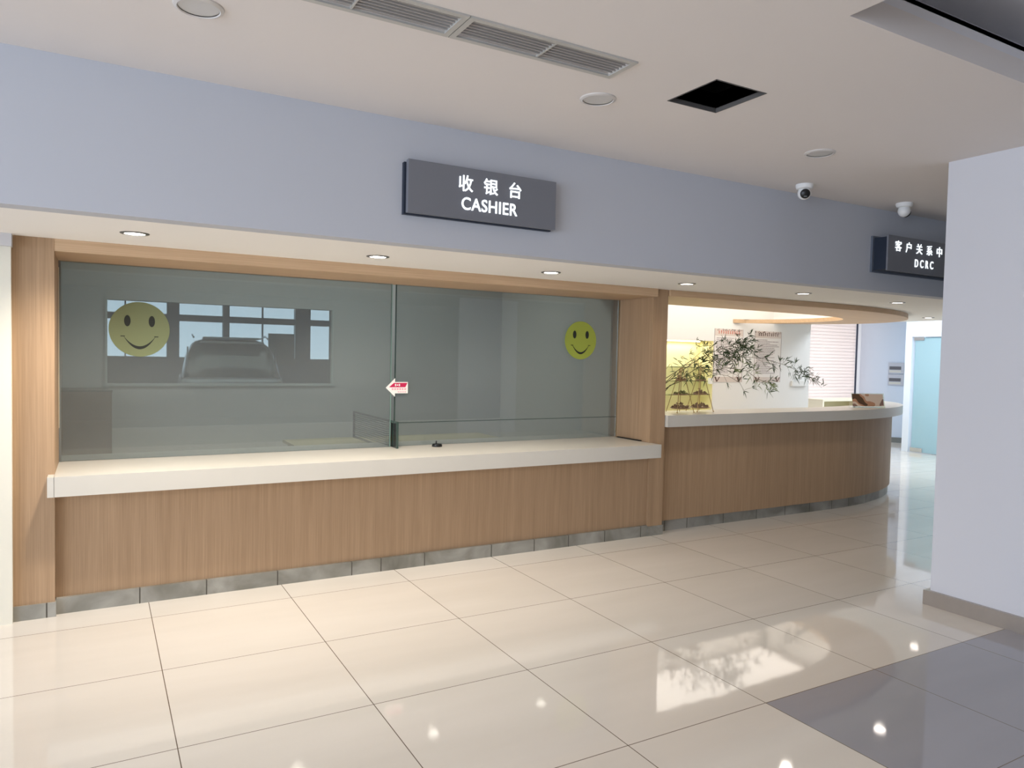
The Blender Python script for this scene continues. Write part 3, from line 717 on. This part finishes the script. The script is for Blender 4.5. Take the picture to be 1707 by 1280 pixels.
# framed plates on the round column
for i in range(2):
    for j in range(2):
        ang = math.radians(-155 + 22*i); R_ = 0.806
        px, py = 14.38 + R_*math.cos(ang), 5.4 + R_*math.sin(ang)
        rot = Matrix.Translation((px, py, 1.49-0.235*j)) @ Matrix.Rotation(ang+PI/2, 4, 'Z')
        root = empty('notice_plate', (px, py, 1.40), ['left', 'right'][i]+' notice plate on the round column, '+['upper', 'lower'][j]+' row', 'notice', 'notice plates on the round column')
        MB().box(-0.14, 0.14, -0.012, 0.0, -0.11, 0.11).build('board', mat('plate_grey', (186, 190, 202), 0.4), root, mw=rot)
        MB().box(-0.12, 0.09, -0.015, -0.0125, -0.03, 0.035).build('dark_strip', mat('plate_dark', (92, 92, 100), 0.5), root, mw=rot)
        MB().box(-0.12, 0.09, -0.015, -0.0125, -0.085, -0.045).build('pale_strip', mat('plate_pale', (205, 206, 200), 0.5), root, mw=rot)

# frosted glass door of the lobby
def frosted():
    m = bpy.data.materials.new('frosted_glass'); m.use_nodes = True; nt = m.node_tree; nt.nodes.remove(nt.nodes['Principled BSDF'])
    a = nt.nodes.new('ShaderNodeBsdfDiffuse'); a.inputs[0].default_value = (0.50, 0.66, 0.70, 1)
    t = nt.nodes.new('ShaderNodeBsdfTranslucent'); t.inputs[0].default_value = (0.55, 0.78, 0.84, 1)
    s = nt.nodes.new('ShaderNodeMixShader'); s.inputs[0].default_value = 0.5
    nt.links.new(a.outputs[0], s.inputs[1]); nt.links.new(t.outputs[0], s.inputs[2])
    gl = nt.nodes.new('ShaderNodeBsdfGlossy'); gl.inputs['Roughness'].default_value = 0.15; s2_ = nt.nodes.new('ShaderNodeMixShader'); s2_.inputs[0].default_value = 0.08
    nt.links.new(s.outputs[0], s2_.inputs[1]); nt.links.new(gl.outputs[0], s2_.inputs[2]); nt.links.new(s2_.outputs[0], nt.nodes['Material Output'].inputs[0])
    return m
dr = struct(MB().box(12.445, 12.457, dy0+0.01, dy1-0.035, 0.012, dz-0.012).build('door_1', frosted()))
MB().box(12.43, 12.472, dy1-0.20, dy1-0.02, dz-0.065, dz-0.005).build('patch_fitting', M_CHROME, dr)
MB().box(12.43, 12.472, dy1-0.24, dy1-0.02, 0.01, 0.085).build('patch_fitting', M_CHROME, dr)

# ------------------------------------------------------------------ things on the reception counter
ZT = 1.071
def stand(x, y, label, seed):
    rnd = random.Random(seed)
    root = empty('tiered_stand', (x, y, ZT), label, 'display stand', 'A-frame tray stands on the reception counter')
    H = 0.42
    for s in (-1, 1):
        b = MB(); b.tube([(x+s*0.105, y-0.075, ZT), (x+s*0.012, y-0.004, ZT+H)], 0.0035, 6); b.ball((x+s*0.105, y-0.075, ZT+0.006), 0.006, seg=8, rings=6)
        b.build('front_leg', M_GOLD, root)
        b = MB(); b.tube([(x+s*0.085, y+0.10, ZT), (x+s*0.010, y+0.004, ZT+H)], 0.0030, 6); b.build('rear_leg', M_GOLD, root)
    b = MB(); b.tube([(x-0.014, y, ZT+H), (x+0.014, y, ZT+H)], 0.004, 6); b.build('top_bar', M_GOLD, root)
    for k, (z, r) in enumerate(((0.035, 0.098), (0.165, 0.075), (0.300, 0.055))):
        t = MB().lathe([(0, 0), (r*0.8, 0), (r, 0.010), (r-0.004, 0.012), (r*0.8, 0.004), (0, 0.004)], (x, y, ZT+z), 28).build('tray', M_TRAY, root, smooth=True)
        if k < 3:
            n = (60, 40, 24)[k]
            b = MB()
            for i in range(n):
                a, rr = rnd.uniform(0, 2*PI), r*0.8*math.sqrt(rnd.random()); hh = (1-rr/r)*0.055
                s_ = rnd.uniform(0.007, 0.012)
                q = Matrix.Translation((x+rr*math.cos(a), y+rr*math.sin(a), ZT+z+0.010+hh*rnd.random())) @ Matrix.Rotation(rnd.uniform(0, PI), 4, 'Z') @ Matrix.Rotation(rnd.uniform(-0.8, 0.8), 4, 'Y') @ Matrix.Diagonal((1.7, 0.8, 0.7, 1))
                bmesh.ops.create_icosphere(b.bm, subdivisions=1, radius=s_, matrix=q)
            b.build('dried_filling', (M_CONE, M_CONE, M_CONEG)[k] if seed % 2 else (M_CONE, M_CONEG, M_CONE)[k], root)
    return root
stand(4.52, 1.33, 'small wire A-frame stand of trays close to the wooden post', 2)
stand(4.80, 1.36, 'small wire A-frame stand of heaped trays, farther from the wooden post', 5)

# bamboo arrangement
vx, vy = 4.30, 1.50
pl_ = empty('bamboo_arrangement', (vx, vy, ZT), 'wide spreading bamboo branches in a clear vase on the reception counter', 'plant')
MB().lathe([(0, 0), (0.045, 0), (0.055, 0.03), (0.05, 0.14), (0.034, 0.19), (0.040, 0.215), (0.037, 0.215), (0.031, 0.19), (0.046, 0.14), (0.05, 0.03), (0, 0.006)], (vx, vy, ZT), 28).build('vase', M_GLASSC, pl_, smooth=True)
stems = [
    [(4.30,1.50,1.10),(4.45,1.48,1.28),(4.63,1.45,1.385),(4.87,1.45,1.51),(5.13,1.46,1.585),(5.47,1.5,1.615),(5.80,1.5,1.60),(6.10,1.48,1.54),(6.35,1.46,1.46),(6.52,1.45,1.40)],
    [(4.30,1.50,1.10),(4.42,1.50,1.30),(4.66,1.48,1.46),(4.90,1.46,1.60),(5.12,1.45,1.68),(5.35,1.44,1.74),(5.52,1.44,1.76)],
    [(4.31,1.51,1.10),(4.50,1.46,1.32),(4.85,1.40,1.44),(5.15,1.38,1.50),(5.42,1.36,1.47),(5.60,1.36,1.38),(5.85,1.36,1.34)],
    [(4.30,1.49,1.10),(4.40,1.45,1.32),(4.55,1.42,1.46),(4.70,1.40,1.56),(4.85,1.40,1.66)],
    [(4.30,1.52,1.10),(4.44,1.55,1.34),(4.72,1.56,1.48),(5.05,1.55,1.56),(5.35,1.55,1.60),(5.6,1.55,1.66)],
    [(4.87,1.45,1.51),(5.02,1.42,1.44),(5.2,1.40,1.42),(5.35,1.38,1.35),(5.42,1.38,1.26)],
]
for k, s in enumerate(stems):
    MB().tube(s, 0.0045 if k != 5 else 0.003, 6, 0.0012).build('stem', M_STEM, pl_, smooth=True)
rl = random.Random(11)
def leaf(bm, p, d, L_, w):
    d = d.normalized(); s = d.cross(Vector((rl.uniform(-.3,.3), rl.uniform(-1,-.3), rl.uniform(-.3,.6)))); 
    if s.length < 1e-3: s = Vector((1,0,0))
    s.normalize(); n = d.cross(s); droop = Vector((0,0,-1))*L_*0.18
    a = bm.verts.new(p); m1 = p + d*L_*0.35 + n*0.003; m2 = p + d*L_*0.7 + droop*0.4
    l1 = bm.verts.new(m1 + s*w); r1 = bm.verts.new(m1 - s*w); l2 = bm.verts.new(m2 + s*w*0.6); r2__ = bm.verts.new(m2 - s*w*0.6)
    t = bm.verts.new(p + d*L_ + droop)
    bm.faces.new((a, r1, l1)); bm.faces.new((l1, r1, r2__, l2)); bm.faces.new((l2, r2__, t))
def lerp_curve(s, t):
    f = t*(len(s)-1); i = min(int(f), len(s)-2); a, b_ = Vector(s[i]), Vector(s[i+1]); return a.lerp(b_, f-i), (b_-a).normalized()
dk_, pa_ = MB(), MB()
tw = MB()
def cluster(target, p, dirv, n, L0=0.045, L1=0.10, spread=0.9):
    for i in range(n):
        d = dirv + Vector((rl.uniform(-1,1), rl.uniform(-0.8,0.8), rl.uniform(-1,1)))*spread
        leaf(target.bm, p+Vector((rl.uniform(-.008,.008), rl.uniform(-.01,.01), rl.uniform(-.008,.008))), d, rl.uniform(L0, L1), rl.uniform(0.0032, 0.0055))
plan = [(0, 0.22, 1.0, 46), (1, 0.38, 1.0, 44), (2, 0.38, 1.0, 26), (3, 0.5, 1.0, 8), (4, 0.38, 1.0, 24), (5, 0.4, 1.0, 8)]
for k, t0, t1, n in plan:
    for i in range(n):
        t = t0 + (t1-t0)*(i+rl.random()*0.8)/n
        p, d = lerp_curve(stems[k], min(t, 1))
        side = Vector((rl.uniform(-0.1, 0.9), rl.uniform(-0.6, 0.6), rl.uniform(-0.9, 0.9))).normalized()
        q = p + side*rl.uniform(0.02, 0.10)
        tw.tube([p, (p+q)/2+Vector((0,0,0.004)), q], 0.0011, 4)
        tgt = pa_ if (k in (2, 4) and rl.random() < 0.5) else dk_
        cluster(tgt, q, side, rl.randint(3, 6))
# dense tip sprays
for c, n in (((5.30,1.42,1.66),9), ((5.38,1.44,1.72),10), ((5.48,1.44,1.74),9), ((5.20,1.45,1.66),6), ((5.02,1.45,1.60),6), ((4.95,1.44,1.50),7), ((5.62,1.45,1.68),4), ((5.72,1.38,1.32),5), ((6.10,1.46,1.53),4), ((6.40,1.45,1.46),12), ((6.52,1.45,1.42),8), ((6.28,1.46,1.47),6), ((5.45,1.44,1.77),8), ((5.32,1.44,1.72),7), ((5.52,1.46,1.66),6), ((5.80,1.36,1.30),6), ((4.87,1.40,1.66),4), ((4.60,1.42,1.52),3), ((6.66,1.45,1.37),2)):
    for i in range(n):
        p = Vector(c)+Vector((rl.gauss(0,0.05), rl.gauss(0,0.04), rl.gauss(0,0.04)))
        cluster(pa_ if c[0] == 5.80 else dk_, p, Vector((0.5, 0, 0.1)), 4)
tw.build('twigs', M_STEM, pl_)
dk_.build('foliage', M_LEAF, pl_); o_ = pa_.build('foliage', M_LEAFL, pl_); o_['label'] = 'paler yellow green leaves'

# acrylic flyer stand
fx, fy = 7.36, 1.33
fl = empty('flyer_stand', (fx, fy, ZT), 'small clear stand with a brown and orange flyer on the reception counter', 'flyer stand')
rot = Matrix.Translation((fx, fy, ZT)) @ Matrix.Rotation(math.radians(-22), 4, 'Z') @ Matrix.Rotation(math.radians(-14), 4, 'X')
MB().box(-0.20, 0.20, -0.004, 0.0, 0.0, 0.165).build('holder', M_GLASSC, fl, mw=rot)
def flyer_mat():
    m = bpy.data.materials.new('flyer_print'); m.use_nodes = True; nt = m.node_tree; b = nt.nodes['Principled BSDF']
    g = nt.nodes.new('ShaderNodeTexCoord'); v = nt.nodes.new('ShaderNodeTexNoise'); v.inputs['Scale'].default_value = 5.5; v.inputs['Detail'].default_value = 1; nt.links.new(g.outputs['Object'], v.inputs['Vector'])
    r = nt.nodes.new('ShaderNodeValToRGB'); r.color_ramp.interpolation = 'CONSTANT'; e = r.color_ramp.elements
    e[0].position = 0; e[0].color = lin((96, 70, 48)); e[1].position = 0.42; e[1].color = lin((198, 146, 112))
    x = e.new(0.5); x.color = lin((232, 208, 186)); x = e.new(0.6); x.color = lin((150, 118, 104))
    nt.links.new(v.outputs['Fac'], r.inputs['Fac']); nt.links.new(r.outputs[0], b.inputs['Base Color']); b.inputs['Roughness'].default_value = 0.5
    return m
MB().box(-0.195, 0.185, -0.007, -0.0045, 0.012, 0.155).build('flyer', flyer_mat(), fl, mw=rot)
MB().prism([(-0.20, 0.0), (0.20, 0.0), (0.20, 0.08), (-0.20, 0.08)], 0.0, 0.004).build('foot', M_GLASSC, fl, mw=Matrix.Translation((fx, fy, ZT)) @ Matrix.Rotation(math.radians(-22), 4, 'Z'))

# ------------------------------------------------------------------ car in the workshop
def suv(x, y, z, rot, label):
    root = empty('car', (x, y, z), label, 'car')
    T = Matrix.Translation((x, y, z)) @ Matrix.Rotation(rot, 4, 'Z')
    body = mat('car_paint_dark', (128, 132, 136), 0.3, 0.6, metal=0.5); dark = mat('car_glass_dark', (52, 60, 58), 0.12, 0.7)
    # cross-sections along the length (rear at y=-2.3): y, half width, sill, belt, roof
    def loft(secs, name, m):
        b = MB(); rings = []
        for (yy, prof) in secs:
            full = prof + [(-px, pz) for px, pz in reversed(prof)]
            rings.append([b.bm.verts.new((px, yy, pz)) for px, pz in full])
        n = len(rings[0])
        for a, c in zip(rings, rings[1:]):
            for k in range(n): b.bm.faces.new((a[k], a[(k+1)%n], c[(k+1)%n], c[k]))
        b.bm.faces.new(rings[0]); b.bm.faces.new(list(reversed(rings[-1])))
        return b.build(name, m, root, mw=T, smooth=True)
    def pr(w, s, h): return [(w*0.86, s), (w, s+0.12), (w, h-0.22), (w*0.95, h-0.04), (w*0.86, h)]
    loft([(-2.32, pr(0.80, 0.45, 1.00)), (-2.25, pr(0.90, 0.38, 1.06)), (-1.9, pr(0.95, 0.34, 1.10)), (-0.5, pr(0.97, 0.32, 1.09)), (0.9, pr(0.97, 0.32, 1.08)), (1.4, pr(0.95, 0.32, 1.02)), (2.1, pr(0.92, 0.36, 0.92)), (2.36, pr(0.80, 0.45, 0.78))], 'body', body)
    def cab(wb, wt, h): return [(wb, 1.05), (wb*0.55+wt*0.45, 1.05+(h-1.05)*0.55), (wt, h-0.10), (wt*0.90, h-0.04), (wt*0.70, h), (wt*0.3, h+0.015)]
    loft([(-2.22, cab(0.84, 0.60, 1.12)), (-2.02, cab(0.87, 0.66, 1.58)), (-1.85, cab(0.88, 0.68, 1.72)), (-0.9, cab(0.90, 0.70, 1.78)), (0.1, cab(0.90, 0.70, 1.76)), (0.6, cab(0.88, 0.68, 1.55)), (1.25, cab(0.86, 0.62, 1.10))], 'cabin', dark)
    b = MB(); b.box(-0.50, 0.50, -1.85, 0.10, 1.775, 1.812); b.build('roof_panel', body, root, mw=T, bevel=0.012)
    b = MB(); b.box(-0.55, 0.55, -2.20, -1.84, 1.69, 1.725); b.build('spoiler', body, root, mw=T, bevel=0.01)
    for s in (-1, 1):
        MB().tube([(s*0.66, -1.7, 1.80), (s*0.68, -0.9, 1.86), (s*0.66, 0.1, 1.82)], 0.018, 6).build('roof_rail', M_CHROME, root, mw=T)
        MB().box(s*0.84-0.09, s*0.84+0.09, -2.34, -2.2, 0.72, 0.92).build('tail_lamp', mat('tail_lamp_red', (130, 40, 40), 0.3), root, mw=T, bevel=0.02)
        MB().box(s*0.76-0.012, s*0.76+0.012, -2.20, -2.04, 1.15, 1.62).build('pillar_strip', M_CHROME, root, mw=T)
        for yy in (-1.45, 1.45):
            w = MB(); w.lathe([(0, -0.12), (0.20, -0.12), (0.34, -0.10), (0.36, 0), (0.34, 0.10), (0.20, 0.12), (0, 0.12)], (0,0,0), 28)
            w.build('wheel', M_BLACK, root, smooth=True, mw=T @ Matrix.Translation((s*0.86, yy, 0.36)) @ Matrix.Rotation(PI/2, 4, 'Y'))
    return root
suv(2.12, 12.6, 0.0, math.radians(-6), 'dark parked car seen through the inner window of the cashier office')
for o in bpy.data.objects:
    if '_w' in o: del o['_w']
